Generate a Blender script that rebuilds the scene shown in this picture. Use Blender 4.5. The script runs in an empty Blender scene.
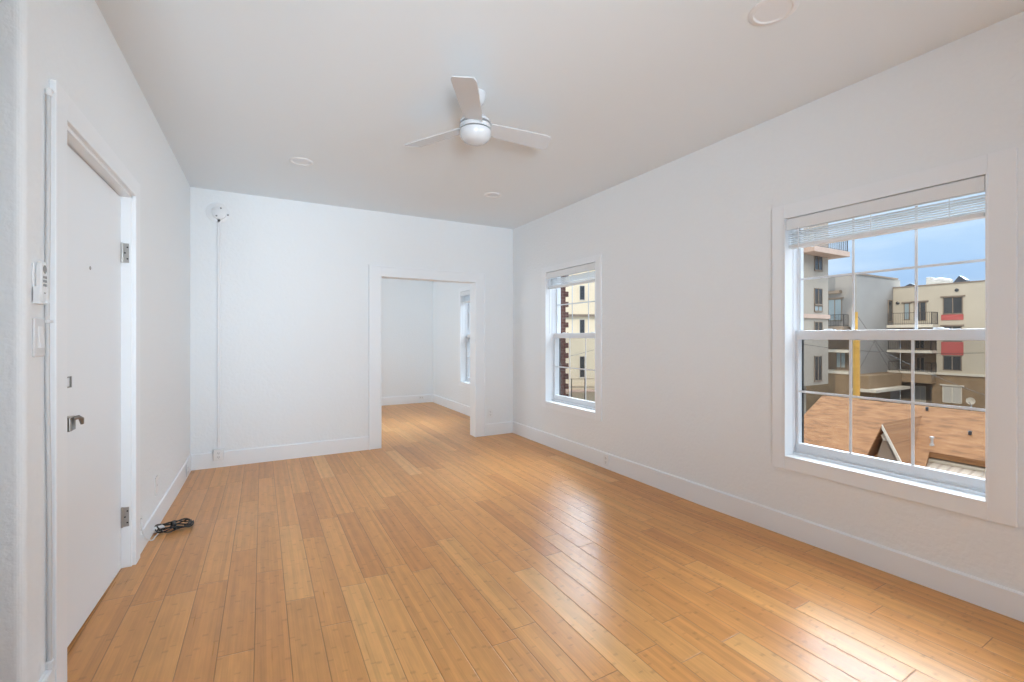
import bpy, bmesh, math, random
from mathutils import Vector, Matrix
random.seed(7)
S = bpy.context.scene
COL = S.collection

# ---------------------------------------------------------------- camera
EYE = 1.28
FPX = 452.0
TH = math.atan(250 / FPX)
cam_d = bpy.data.cameras.new('camera')
cam = bpy.data.objects.new('camera', cam_d)
COL.objects.link(cam)
cam.location = (0, 0, EYE)
cam.rotation_euler = (math.radians(90), 0, -TH)
cam_d.sensor_width = 36
cam_d.lens = FPX / 1024 * 36
cam_d.shift_y = -4.5 / 1024
cam_d.clip_start = 0.02
cam_d.clip_end = 2000
S.camera = cam

S.view_settings.view_transform = 'Standard'
S.view_settings.look = 'None'
S.view_settings.gamma = 1
S.view_settings.use_curve_mapping = False
S.view_settings.exposure = 0.0
try:
    S.cycles.use_denoising = True
    S.cycles.max_bounces = 14
    S.cycles.diffuse_bounces = 8
    S.cycles.transparent_max_bounces = 16
    S.cycles.sample_clamp_indirect = 6
    S.cycles.caustics_reflective = False
    S.cycles.caustics_refractive = False
except Exception:
    pass

# ---------------------------------------------------------------- sky
W = bpy.data.worlds.new('sky')
S.world = W
W.use_nodes = True
nt = W.node_tree
nt.nodes.clear()
def N(t, typ, **kw):
    n = t.nodes.new(typ)
    for k, v in kw.items():
        setattr(n, k, v)
    return n
o_ = N(nt, 'ShaderNodeOutputWorld'); bg = N(nt, 'ShaderNodeBackground')
tc = N(nt, 'ShaderNodeTexCoord'); sep = N(nt, 'ShaderNodeSeparateXYZ')
nt.links.new(tc.outputs['Generated'], sep.inputs[0])
cr = N(nt, 'ShaderNodeValToRGB')
cr.color_ramp.elements[0].position = 0.0; cr.color_ramp.elements[0].color = (0.26, 0.42, 0.70, 1)
cr.color_ramp.elements[1].position = 0.25; cr.color_ramp.elements[1].color = (0.56, 0.77, 1.0, 1)
e = cr.color_ramp.elements.new(0.12); e.color = (0.45, 0.66, 0.95, 1)
e = cr.color_ramp.elements.new(0.6); e.color = (0.86, 0.93, 1.0, 1)
nt.links.new(sep.outputs['Z'], cr.inputs[0])
mp = N(nt, 'ShaderNodeMapping'); mp.inputs['Scale'].default_value = (3, 3, 14)
nz = N(nt, 'ShaderNodeTexNoise'); nz.inputs['Scale'].default_value = 1.3; nz.inputs['Detail'].default_value = 5
nt.links.new(tc.outputs['Generated'], mp.inputs[0]); nt.links.new(mp.outputs[0], nz.inputs[0])
crn = N(nt, 'ShaderNodeValToRGB')
crn.color_ramp.elements[0].position = 0.45; crn.color_ramp.elements[0].color = (0, 0, 0, 1)
crn.color_ramp.elements[1].position = 0.72; crn.color_ramp.elements[1].color = (0.8, 0.8, 0.8, 1)
nt.links.new(nz.outputs[0], crn.inputs[0])
mx = N(nt, 'ShaderNodeMixRGB'); mx.inputs[2].default_value = (0.72, 0.86, 1.0, 1)
nt.links.new(crn.outputs[0], mx.inputs[0]); nt.links.new(cr.outputs[0], mx.inputs[1])
# added glow high in the street-side sky, above the view, lighting the room
SKY_BASE, SKY_GLOW = 1.08, 22.0
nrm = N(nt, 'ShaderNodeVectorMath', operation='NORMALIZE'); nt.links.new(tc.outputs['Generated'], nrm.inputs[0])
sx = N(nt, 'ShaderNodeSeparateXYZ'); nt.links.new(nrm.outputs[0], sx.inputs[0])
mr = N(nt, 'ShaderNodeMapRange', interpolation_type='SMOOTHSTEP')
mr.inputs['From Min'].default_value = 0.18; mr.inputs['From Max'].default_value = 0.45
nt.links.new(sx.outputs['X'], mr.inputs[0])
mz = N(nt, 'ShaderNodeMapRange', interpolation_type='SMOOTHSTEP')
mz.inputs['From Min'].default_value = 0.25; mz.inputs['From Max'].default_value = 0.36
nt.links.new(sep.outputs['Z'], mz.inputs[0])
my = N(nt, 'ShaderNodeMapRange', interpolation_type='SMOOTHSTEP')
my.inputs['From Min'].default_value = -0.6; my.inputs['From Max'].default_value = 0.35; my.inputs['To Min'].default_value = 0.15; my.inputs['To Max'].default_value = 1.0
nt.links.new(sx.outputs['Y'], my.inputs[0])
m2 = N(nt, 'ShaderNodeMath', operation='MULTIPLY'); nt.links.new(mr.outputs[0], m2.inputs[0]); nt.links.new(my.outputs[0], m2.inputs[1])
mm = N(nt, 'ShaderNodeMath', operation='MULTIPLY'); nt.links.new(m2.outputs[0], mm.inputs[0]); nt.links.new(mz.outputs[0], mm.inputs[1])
md = N(nt, 'ShaderNodeMath', operation='MULTIPLY_ADD'); nt.links.new(mm.outputs[0], md.inputs[0]); md.inputs[1].default_value = SKY_GLOW; md.inputs[2].default_value = SKY_BASE
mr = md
W.cycles.sampling_method = 'MANUAL'; W.cycles.sample_map_resolution = 512
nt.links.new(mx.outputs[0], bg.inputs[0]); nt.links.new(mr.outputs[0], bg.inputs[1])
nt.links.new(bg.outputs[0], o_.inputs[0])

# ---------------------------------------------------------------- sun and fill lamps
def lamp(name, typ, loc, direction, energy, color, **kw):
    d = bpy.data.lights.new(name, typ); d.energy = energy; d.color = color
    for k, v in kw.items():
        setattr(d, k, v)
    o = bpy.data.objects.new(name, d); COL.objects.link(o)
    o.location = loc
    o.rotation_euler = Vector(direction).to_track_quat('-Z', 'Y').to_euler()
    return o
FILL_TINT = (0.775, 0.895, 1.0)
LE = dict(sun=1.7, rear=8.5, left=16, ceil=30, bounce=1.5, nextroom=36)
R_ = math.radians
lamp('sun', 'SUN', (0, 0, 30), (0.78, 0.30, -0.55), LE['sun'], (1.0, 0.86, 0.68), angle=0.01)
# fill lamps added out of view behind the camera, in place of flash units
lamp('rear_fill', 'AREA', (-0.75, -2.6, 1.5), (3.6, 6.3, 0.0), LE['rear'], FILL_TINT, shape='RECTANGLE', size=1.5, size_y=1.4, spread=R_(70))
lamp('side_fill', 'AREA', (2.80, -2.2, 1.5), (-3.4, 6.4, 0.0), LE['left'], FILL_TINT, shape='RECTANGLE', size=0.8, size_y=1.2, spread=R_(38))
lamp('ceiling_fill', 'AREA', (-0.5, -2.2, 0.9), (1.5, 6.0, 1.8), LE['ceil'], FILL_TINT, shape='DISK', size=0.8, spread=R_(70))
lamp('bounce_fill', 'AREA', (0.9, -1.2, 1.0), (0.0, 0.35, 1), LE['bounce'], FILL_TINT, shape='DISK', size=0.7)
# fill lamp added out of view in the next room, standing in for daylight
lamp('next_room_fill', 'AREA', (-0.45, 6.9, 1.5), (1, 0, 0.1), LE['nextroom'], FILL_TINT, shape='RECTANGLE', size=1.8, size_y=1.6)

# ---------------------------------------------------------------- helpers
FW = (math.sin(TH), math.cos(TH)); RT = (math.cos(TH), -math.sin(TH))
def ray(px, py):
    a = (px - 512) / FPX
    return FW[0] + a * RT[0], FW[1] + a * RT[1], -(py - 336.5) / FPX
def onX(px, py, x):        # measured point on a plane x = const -> (y, z)
    r = ray(px, py); t = x / r[0]; return t * r[1], EYE + t * r[2]
def onY(px, py, y):
    r = ray(px, py); t = y / r[1]; return t * r[0], EYE + t * r[2]
def onZ(px, py, z):
    r = ray(px, py); t = (z - EYE) / r[2]; return t * r[0], t * r[1]

ORI = {}
class MB:
    def __init__(s):
        s.bm = bmesh.new()
    def box(s, x0, x1, y0, y1, z0, z1, M=None):
        x0, x1 = sorted((x0, x1)); y0, y1 = sorted((y0, y1)); z0, z1 = sorted((z0, z1))
        v = [Vector((x, y, z)) for x in (x0, x1) for y in (y0, y1) for z in (z0, z1)]
        if M: v = [M @ p for p in v]
        v = [s.bm.verts.new(p) for p in v]
        for f in ((0, 1, 3, 2), (4, 6, 7, 5), (0, 4, 5, 1), (2, 3, 7, 6), (0, 2, 6, 4), (1, 5, 7, 3)):
            s.bm.faces.new([v[i] for i in f])
        return s
    def prism(s, pts, axis, a, b, M=None):
        """polygon pts extruded from a to b along an axis ('x': pts=(y,z), 'y': (x,z), 'z': (x,y))"""
        def mk(p, c):
            q = {'x': (c, p[0], p[1]), 'y': (p[0], c, p[1]), 'z': (p[0], p[1], c)}[axis]
            q = Vector(q)
            return s.bm.verts.new(M @ q if M else q)
        A = [mk(p, a) for p in pts]; B = [mk(p, b) for p in pts]
        s.bm.faces.new(A); s.bm.faces.new(B[::-1])
        n = len(pts)
        for i in range(n):
            s.bm.faces.new([A[i], B[i], B[(i + 1) % n], A[(i + 1) % n]])
        return s
    def lathe(s, prof, c, axis='z', seg=40, M=None):
        """prof = [(r, h)]; revolved about an axis through c"""
        rings = []
        c = Vector(c)
        for r, h in prof:
            ring = []
            for k in range(seg):
                a = 2 * math.pi * k / seg
                u, w = r * math.cos(a), r * math.sin(a)
                q = {'z': (u, w, h), 'x': (h, u, w), 'y': (u, h, w)}[axis]
                q = c + Vector(q)
                ring.append(s.bm.verts.new(M @ q if M else q))
            rings.append(ring)
        for i in range(len(rings) - 1):
            for k in range(seg):
                s.bm.faces.new([rings[i][k], rings[i][(k + 1) % seg], rings[i + 1][(k + 1) % seg], rings[i + 1][k]])
        s.bm.faces.new(rings[0]); s.bm.faces.new(rings[-1][::-1])
        return s
    def tube(s, pts, r, seg=10):
        pts = [Vector(p) for p in pts]
        rings = []
        up = Vector((0, 0, 1))
        prev = None
        for i, p in enumerate(pts):
            t = (pts[min(i + 1, len(pts) - 1)] - pts[max(i - 1, 0)]).normalized()
            if prev is None:
                n = t.cross(up)
                if n.length < 1e-3: n = t.cross(Vector((1, 0, 0)))
            else:
                n = prev - t * prev.dot(t)
            n.normalize(); prev = n
            b = t.cross(n)
            rr = r[i] if isinstance(r, (list, tuple)) else r
            rings.append([s.bm.verts.new(p + (n * math.cos(2 * math.pi * k / seg) + b * math.sin(2 * math.pi * k / seg)) * rr) for k in range(seg)])
        for i in range(len(rings) - 1):
            for k in range(seg):
                s.bm.faces.new([rings[i][k], rings[i][(k + 1) % seg], rings[i + 1][(k + 1) % seg], rings[i + 1][k]])
        s.bm.faces.new(rings[0]); s.bm.faces.new(rings[-1][::-1])
        return s
    def build(s, name, mat, parent=None, bevel=0, smooth=False, seg=2):
        bmesh.ops.recalc_face_normals(s.bm, faces=s.bm.faces)
        me = bpy.data.meshes.new(name)
        if parent is not None:
            og = ORI[parent.name]
        else:
            xs = [v.co for v in s.bm.verts]
            og = Vector(((min(v.x for v in xs) + max(v.x for v in xs)) / 2, (min(v.y for v in xs) + max(v.y for v in xs)) / 2, min(v.z for v in xs)))
        bmesh.ops.translate(s.bm, verts=s.bm.verts, vec=-og)
        s.bm.to_mesh(me); s.bm.free()
        me.materials.append(mat)
        o = bpy.data.objects.new(name, me); COL.objects.link(o)
        if parent is not None: o.parent = parent
        else: o.location = og
        ORI[o.name] = og
        if smooth:
            for p in me.polygons: p.use_smooth = True
            m = o.modifiers.new('edges', 'EDGE_SPLIT'); m.split_angle = math.radians(40)
        if bevel:
            m = o.modifiers.new('bevel', 'BEVEL'); m.width = bevel; m.segments = seg; m.limit_method = 'ANGLE'; m.angle_limit = math.radians(40)
        return o
def box(*a): return MB().box(*a)
def empty(name, loc):
    o = bpy.data.objects.new(name, None); COL.objects.link(o); o.location = loc
    o.empty_display_size = 0.1
    ORI[o.name] = Vector(loc)
    return o
def tag(o, label, cat, group=None, kind=None):
    if label: o['label'] = label
    if cat: o['category'] = cat
    if group: o['group'] = group
    if kind: o['kind'] = kind
    return o
def struct(o, label=None, cat=None):
    o['kind'] = 'structure'
    if label: o['label'] = label
    if cat: o['category'] = cat
    return o

# ---------------------------------------------------------------- materials
def mat(name, col, rough=0.5, metal=0.0, bump=None, spec=0.5, var=None, coat=0):
    m = bpy.data.materials.new(name); m.use_nodes = True
    t = m.node_tree; b = t.nodes['Principled BSDF']
    b.inputs['Base Color'].default_value = (*col, 1)
    b.inputs['Roughness'].default_value = rough
    b.inputs['Metallic'].default_value = metal
    b.inputs['Specular IOR Level'].default_value = spec
    b.inputs['Coat Weight'].default_value = coat
    g = N(t, 'ShaderNodeNewGeometry')
    if var:
        sc, amt = var
        n = N(t, 'ShaderNodeTexNoise'); n.inputs['Scale'].default_value = sc; n.inputs['Detail'].default_value = 4
        t.links.new(g.outputs['Position'], n.inputs['Vector'])
        r = N(t, 'ShaderNodeValToRGB')
        r.color_ramp.elements[0].position = 0.3; r.color_ramp.elements[1].position = 0.7
        r.color_ramp.elements[0].color = (*[c * (1 - amt) for c in col], 1)
        r.color_ramp.elements[1].color = (*[min(1, c * (1 + amt)) for c in col], 1)
        t.links.new(n.outputs[0], r.inputs[0]); t.links.new(r.outputs[0], b.inputs['Base Color'])
    if bump:
        sc, st, dist = bump
        n = N(t, 'ShaderNodeTexNoise'); n.inputs['Scale'].default_value = sc; n.inputs['Detail'].default_value = 3
        bu = N(t, 'ShaderNodeBump'); bu.inputs['Strength'].default_value = st; bu.inputs['Distance'].default_value = dist
        t.links.new(g.outputs['Position'], n.inputs['Vector'])
        t.links.new(n.outputs[0], bu.inputs['Height']); t.links.new(bu.outputs[0], b.inputs['Normal'])
    return m

M_wall = mat('wall_paint', (0.800, 0.834, 0.856), 0.75, bump=(42, 0.55, 0.006), spec=0.25)
M_ceil = mat('ceiling_paint', (0.765, 0.828, 0.870), 0.8, bump=(9, 0.25, 0.006), spec=0.2)
M_trim = mat('trim_paint', (0.815, 0.85, 0.88), 0.38, bump=(20, 0.08, 0.002), spec=0.4)
M_door = mat('door_paint', (0.80, 0.84, 0.872), 0.42, bump=(14, 0.08, 0.002), spec=0.4)
M_vinyl = mat('window_vinyl', (0.72, 0.745, 0.775), 0.3, spec=0.5)
M_blind = mat('blind_white', (0.76, 0.785, 0.80), 0.4, bump=(120, 0.08, 0.0006))
M_plastic = mat('white_plastic', (0.78, 0.80, 0.815), 0.32, var=(60, 0.02))
M_ivory = mat('conduit_paint', (0.77, 0.79, 0.81), 0.4, bump=(60, 0.15, 0.001))
M_slot = mat('slot_dark', (0.03, 0.03, 0.03), 0.6)
M_grey = mat('button_grey', (0.25, 0.26, 0.27), 0.45)
M_lcd = mat('remote_display', (0.16, 0.17, 0.17), 0.2)
M_nickel = mat('satin_nickel', (0.28, 0.275, 0.26), 0.3, metal=1.0, bump=(200, 0.05, 0.0003))
M_brassdk = mat('hinge_metal', (0.45, 0.44, 0.42), 0.35, metal=1.0, bump=(300, 0.1, 0.0004))
M_gap = mat('threshold_wood', (0.16, 0.08, 0.035), 0.5, var=(12, 0.2))
M_cord = mat('black_cord', (0.012, 0.012, 0.013), 0.4)
M_fan = mat('fan_white', (0.58, 0.60, 0.62), 0.25, coat=0.4, var=(4, 0.01))
M_fandark = mat('fan_groove', (0.10, 0.10, 0.10), 0.5)
M_lens = mat('light_diffuser', (0.77, 0.80, 0.83), 0.5)
M_screenframe = mat('screen_frame', (0.012, 0.011, 0.010), 0.5)

def glass_mat():
    m = bpy.data.materials.new('window_glass'); m.use_nodes = True
    t = m.node_tree; t.nodes.clear()
    o = N(t, 'ShaderNodeOutputMaterial'); mixs = N(t, 'ShaderNodeMixShader')
    tr = N(t, 'ShaderNodeBsdfTransparent'); gl = N(t, 'ShaderNodeBsdfGlossy')
    tr.inputs[0].default_value = (0.97, 0.98, 0.98, 1); gl.inputs['Roughness'].default_value = 0.01
    fr = N(t, 'ShaderNodeFresnel'); fr.inputs[0].default_value = 1.3
    ge = N(t, 'ShaderNodeNewGeometry'); inv = N(t, 'ShaderNodeMath', operation='SUBTRACT'); inv.inputs[0].default_value = 1
    mu = N(t, 'ShaderNodeMath', operation='MULTIPLY'); t.links.new(ge.outputs['Backfacing'], inv.inputs[1])
    t.links.new(fr.outputs[0], mu.inputs[0]); t.links.new(inv.outputs[0], mu.inputs[1])
    t.links.new(mu.outputs[0], mixs.inputs[0]); t.links.new(tr.outputs[0], mixs.inputs[1]); t.links.new(gl.outputs[0], mixs.inputs[2])
    t.links.new(mixs.outputs[0], o.inputs[0])
    return m
M_glass = glass_mat()
def mesh_mat():
    m = bpy.data.materials.new('insect_mesh'); m.use_nodes = True
    t = m.node_tree; t.nodes.clear()
    o = N(t, 'ShaderNodeOutputMaterial'); mixs = N(t, 'ShaderNodeMixShader'); mixs.inputs[0].default_value = 0.16
    tr = N(t, 'ShaderNodeBsdfTransparent'); d = N(t, 'ShaderNodeBsdfDiffuse'); d.inputs[0].default_value = (0.03, 0.025, 0.02, 1)
    t.links.new(tr.outputs[0], mixs.inputs[1]); t.links.new(d.outputs[0], mixs.inputs[2]); t.links.new(mixs.outputs[0], o.inputs[0])
    return m
M_mesh = mesh_mat()

def bamboo():
    m = bpy.data.materials.new('bamboo_planks'); m.use_nodes = True
    t = m.node_tree; b = t.nodes['Principled BSDF']; L = t.links.new
    g = N(t, 'ShaderNodeNewGeometry'); sp = N(t, 'ShaderNodeSeparateXYZ'); L(g.outputs['Position'], sp.inputs[0])
    def ma(op, a, c=None, d=None):
        n = N(t, 'ShaderNodeMath', operation=op)
        for i, v in enumerate((a, c, d)):
            if v is None: continue
            if isinstance(v, (int, float)): n.inputs[i].default_value = v
            else: L(v, n.inputs[i])
        return n.outputs[0]
    def wn(v, w=None):
        n = N(t, 'ShaderNodeTexWhiteNoise', noise_dimensions='2D')
        c = N(t, 'ShaderNodeCombineXYZ'); L(v, c.inputs[0])
        if w is not None: L(w, c.inputs[1])
        L(c.outputs[0], n.inputs['Vector']); return n.outputs['Value']
    PW, PL = 0.122, 0.98
    u = ma('DIVIDE', ma('ADD', sp.outputs[0], 10.03), PW)
    row = ma('FLOOR', u); fu = ma('FRACT', u)
    v = ma('ADD', ma('DIVIDE', ma('ADD', sp.outputs[1], 20), PL), ma('MULTIPLY', wn(row), 7.3))
    colm = ma('FLOOR', v); fv = ma('FRACT', v)
    rnd = wn(row, colm)
    ramp = N(t, 'ShaderNodeValToRGB'); L(rnd, ramp.inputs[0])
    el = ramp.color_ramp.elements
    el[0].position = 0; el[0].color = (0.555, 0.250, 0.074, 1)
    el[1].position = 1; el[1].color = (0.740, 0.415, 0.155, 1)
    for p, c in ((0.10, (0.595, 0.275, 0.082)), (0.45, (0.635, 0.305, 0.093)), (0.8, (0.655, 0.325, 0.103)), (0.92, (0.680, 0.350, 0.115))):
        x = el.new(p); x.color = (*c, 1)
    # long grain
    cg = N(t, 'ShaderNodeCombineXYZ')
    L(ma('MULTIPLY', sp.outputs[0], 150), cg.inputs[0])
    L(ma('ADD', ma('MULTIPLY', sp.outputs[1], 2.5), ma('MULTIPLY', rnd, 50)), cg.inputs[1]); L(ma('MULTIPLY', rnd, 9), cg.inputs[2])
    gn = N(t, 'ShaderNodeTexNoise'); gn.inputs['Scale'].default_value = 1; gn.inputs['Detail'].default_value = 2
    L(cg.outputs[0], gn.inputs['Vector'])
    # glued strips inside a plank with the knuckles of the culm
    su = ma('DIVIDE', ma('ADD', sp.outputs[0], 10.03), PW / 6)
    srow = ma('FLOOR', su); fs = ma('FRACT', su)
    srnd = wn(srow, colm)
    sv = ma('ADD', ma('DIVIDE', sp.outputs[1], 0.27), ma('MULTIPLY', srnd, 13.7))
    fk = ma('ABSOLUTE', ma('SUBTRACT', ma('FRACT', sv), 0.5))
    sm = N(t, 'ShaderNodeMapRange', interpolation_type='SMOOTHSTEP'); L(fk, sm.inputs[0])
    sm.inputs[1].default_value = 0.455; sm.inputs[2].default_value = 0.5; sm.inputs[3].default_value = 0; sm.inputs[4].default_value = 1
    keep = ma('GREATER_THAN', wn(srow, ma('FLOOR', sv)), 0.35)
    knot = ma('MULTIPLY', ma('MULTIPLY', sm.outputs[0], keep), 0.17)
    stripv = ma('MULTIPLY', ma('SUBTRACT', srnd, 0.5), 0.17)
    gr = ma('MULTIPLY', ma('SUBTRACT', gn.outputs[0], 0.5), 0.30)
    bl = N(t, 'ShaderNodeTexNoise'); bl.inputs['Scale'].default_value = 1; bl.inputs['Detail'].default_value = 3
    cb_ = N(t, 'ShaderNodeCombineXYZ'); L(ma('MULTIPLY', sp.outputs[0], 28), cb_.inputs[0]); L(ma('ADD', ma('MULTIPLY', sp.outputs[1], 7), ma('MULTIPLY', rnd, 40)), cb_.inputs[1]); L(cb_.outputs[0], bl.inputs['Vector'])
    gr = ma('ADD', gr, ma('MULTIPLY', ma('SUBTRACT', bl.outputs[0], 0.5), 0.32))
    val = ma('SUBTRACT', ma('ADD', ma('ADD', 1.0, gr), stripv), knot)
    # seams
    eu = ma('MULTIPLY', ma('SUBTRACT', 0.5, ma('ABSOLUTE', ma('SUBTRACT', fu, 0.5))), PW)
    ev = ma('MULTIPLY', ma('SUBTRACT', 0.5, ma('ABSOLUTE', ma('SUBTRACT', fv, 0.5))), PL)
    ed = ma('MINIMUM', eu, ev)
    seam = N(t, 'ShaderNodeMapRange', interpolation_type='SMOOTHSTEP'); L(ed, seam.inputs[0])
    seam.inputs[1].default_value = 0.0004; seam.inputs[2].default_value = 0.0024; seam.inputs[3].default_value = 0.55; seam.inputs[4].default_value = 1
    val = ma('MULTIPLY', val, seam.outputs[0])
    mul = N(t, 'ShaderNodeMixRGB', blend_type='MULTIPLY'); mul.inputs[0].default_value = 1
    cc = N(t, 'ShaderNodeCombineXYZ'); L(val, cc.inputs[0]); L(ma('MULTIPLY', ma('POWER', val, 1.03), .962), cc.inputs[1]); L(ma('MULTIPLY', ma('POWER', val, 1.12), .92), cc.inputs[2])
    L(ramp.outputs[0], mul.inputs[1]); L(cc.outputs[0], mul.inputs[2])
    L(mul.outputs[0], b.inputs['Base Color'])
    L(ma('ADD', 0.25, ma('MULTIPLY', gn.outputs[0], 0.10)), b.inputs['Roughness'])
    b.inputs['Specular IOR Level'].default_value = 0.5
    # each board lies a touch crowned, the joints are bevelled
    hh = N(t, 'ShaderNodeMapRange', interpolation_type='SMOOTHSTEP'); L(ed, hh.inputs[0])
    hh.inputs[1].default_value = 0; hh.inputs[2].default_value = 0.004; hh.inputs[3].default_value = 0; hh.inputs[4].default_value = 1
    h = ma('ADD', hh.outputs[0], ma('MULTIPLY', gn.outputs[0], 0.08))
    h = ma('ADD', h, ma('MULTIPLY', ma('MULTIPLY', ma('SUBTRACT', rnd, 0.5), fu), 0.9))
    bu = N(t, 'ShaderNodeBump'); bu.inputs['Strength'].default_value = 0.75; bu.inputs['Distance'].default_value = 0.0013
    L(h, bu.inputs['Height']); L(bu.outputs[0], b.inputs['Normal'])
    return m
M_floor = bamboo()

# ---------------------------------------------------------------- the room
XL, XR, YB, CZ = -0.60, 2.93, 5.27, 2.71
YF = 8.50                                     # far wall of the next room
XO = 3.132                                     # outer face of the window wall
ZS, ZT = 0.515, 2.034                         # window openings
WINS = [(0.760, 1.682), (3.548, 4.457), (6.16, 7.057), (-2.05, -0.45)]  # last opening is added behind the camera to let in more light
def lerp(t, pts):
    if t <= pts[0][0]: return pts[0][1]
    for (a, u), (b, v) in zip(pts[:-1], pts[1:]):
        if t <= b: return u + (v - u) * (t - a) / (b - a)
    return pts[-1][1]
LEFT_RISE = [(1.8, .098), (2.3, .092), (3.07, .075), (3.4, .062), (3.75, .040), (4.5, .012), (5.27, 0)]
RIGHT_RISE = [(-.5, .036), (.65, .030), (1.1, .023), (2.3, .0)]
def fz(x, y):      # the old floor has settled: it rises toward the entry door
    wl = max(0, min(1, 1 - (x + .6) / 1.7)); wl = wl * wl * (3 - 2 * wl)
    wr = max(0, min(1, (x - 1.3) / 1.5)); wr = wr * wr * (3 - 2 * wr)
    return lerp(y, LEFT_RISE) * wl + lerp(y, RIGHT_RISE) * wr
def cz(x, y):
    wl = max(0, min(1, 1 - (x + .6) / 1.6)); wl = wl * wl * (3 - 2 * wl)
    return 2.71 - lerp(y, [(2.0, .062), (3.4, .028), (5.0, 0)]) * wl
def sheet(f, x0, x1, y0, y1, th, nx, ny):
    w = MB(); T = []; B = []
    for i in range(nx + 1):
        T.append([]); B.append([])
        for j in range(ny + 1):
            x = x0 + (x1 - x0) * i / nx; y = y0 + (y1 - y0) * j / ny; z = f(x, y)
            T[-1].append(w.bm.verts.new((x, y, z))); B[-1].append(w.bm.verts.new((x, y, z + th)))
    F = w.bm.faces.new
    for i in range(nx):
        for j in range(ny):
            F([T[i][j], T[i + 1][j], T[i + 1][j + 1], T[i][j + 1]]); F([B[i][j], B[i][j + 1], B[i + 1][j + 1], B[i + 1][j]])
        F([T[i][0], B[i][0], B[i + 1][0], T[i + 1][0]]); F([T[i][ny], T[i + 1][ny], B[i + 1][ny], B[i][ny]])
    for j in range(ny):
        F([T[0][j], T[0][j + 1], B[0][j + 1], B[0][j]]); F([T[nx][j], B[nx][j], B[nx][j + 1], T[nx][j + 1]])
    return w
fl = sheet(fz, -1.9, XO, -3.1, 8.7, -.13, 60, 120).build('floor', M_floor)
ce = sheet(cz, -1.9, XO, -3.1, 8.7, .15, 60, 120).build('ceiling', M_ceil)
for o in (fl, ce):
    for p in o.data.polygons: p.use_smooth = True
    m = o.modifiers.new('edges', 'EDGE_SPLIT'); m.split_angle = math.radians(40)
struct(fl, 'honey bamboo plank floor running through both rooms', 'floor')
struct(ce, 'white plaster ceiling', 'ceiling')

w = MB(); y = -3.1
for a, c in sorted(WINS):
    w.box(XR, XO, y, a, 0, CZ); w.box(XR, XO, a, c, 0, ZS); w.box(XR, XO, a, c, ZT, CZ); y = c
w.box(XR, XO, y, 8.7, 0, CZ)
struct(w.build('wall_right', M_wall), 'white textured wall with the windows', 'wall')

DX0, DX1, DZ = 1.185, 2.385, 1.98             # cased opening
w = MB(); w.box(XL, DX0, YB, YB + .13, 0, CZ); w.box(DX1, XR, YB, YB + .13, 0, CZ); w.box(DX0, DX1, YB, YB + .13, DZ, CZ)
struct(w.build('wall_back', M_wall), 'white wall with the wide cased opening', 'wall')

LY0, LY1, LZ = 2.085, 3.055, 2.025            # entry door opening
YC = 1.822
w = MB()
rc = 0.022
prof = [(XL - .15, YC)] + [(XL - rc + rc * math.sin(a), YC + rc - rc * math.cos(a)) for a in [math.pi / 2 * k / 6 for k in range(7)]] + [(XL, LY0), (XL - .15, LY0)]
w.prism(prof, 'z', 0, CZ)
w.box(XL - .15, XL, LY1, 8.7, 0, CZ); w.box(XL - .15, XL, LY0, LY1, LZ, CZ)
struct(w.build('wall_left', M_wall), 'white textured wall holding the entry door', 'wall')
w = MB(); w.box(-1.9, XL - .15, YC, YC + .15, 0, CZ)
struct(w.build('wall_corner', M_wall), 'white wall face turning left beside the entry door', 'wall')
struct(box(-1.75, -.46, 1.05, 1.17, 0, CZ).build('wall_shade_stub', M_wall), 'added white wall stub, unseen, shading the corner wall face', 'wall')  # stub added out of view to shade the corner face from the lamps
struct(box(-1.9, -1.75, -3.1, YC, 0, CZ).build('wall_hall', M_wall))
struct(box(XL - .45, XL - .40, YC + .15, 3.4, 0, CZ).build('wall_landing', M_wall))
struct(box(XL, XR, YF, YF + .15, 0, CZ).build('wall_far', M_wall), 'white far wall of the next room', 'wall')
w = MB(); RX0, RX1, RZ0, RZ1 = -0.5, 2.8, 0.6, 2.3  # opening added in the unseen rear wall to let in skylight
w.box(-1.75, RX0, -3.1, -2.95, 0, CZ); w.box(RX1, XR, -3.1, -2.95, 0, CZ); w.box(RX0, RX1, -3.1, -2.95, 0, RZ0); w.box(RX0, RX1, -3.1, -2.95, RZ1, CZ)
struct(w.build('wall_rear', M_wall))

# baseboards: board with a small top bevel
def base_prof(d, h): return [(0, 0), (d, 0), (d, h - .007), (d - .006, h), (0, h)]
BH, BD = 0.152, 0.015
w = MB(); w.prism([(XR - p, z) for p, z in base_prof(BD, BH)], 'y', -2.95, YB)
struct(w.build('baseboard_right', M_trim), 'white baseboard under the windows', 'baseboard')
w = MB(); w.prism([(XR - p, z) for p, z in base_prof(BD, BH)], 'y', YB + .13, YF)
struct(w.build('baseboard_next_room_right', M_trim))
w = MB(); w.prism([(YF - p, z) for p, z in base_prof(BD, BH)], 'x', XL, XR)
struct(w.build('baseboard_far', M_trim))
w = MB(); w.prism([(YB - p, z) for p, z in base_prof(BD, BH)], 'x', XL, DX0 - .12); w.prism([(YB - p, z) for p, z in base_prof(BD, BH)], 'x', DX1 + .115, XR)
struct(w.build('baseboard_back', M_trim), 'white baseboard on either side of the cased opening', 'baseboard')
w = MB(); ys = [LY1 + .09 + (YB - LY1 - .09) * k / 10 for k in range(11)]; rings = []
for y in ys: rings.append([w.bm.verts.new((XL + p, y, (z + .004 if z > .05 else z - .01) + fz(XL, y) * (1 if z < .05 else .3))) for p, z in base_prof(.009, BH + .004)])
w.bm.faces.new(rings[0]); w.bm.faces.new(rings[-1][::-1])
for A_, B_ in zip(rings[:-1], rings[1:]):
    for k in range(5): w.bm.faces.new([A_[k], B_[k], B_[(k + 1) % 5], A_[(k + 1) % 5]])
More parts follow.
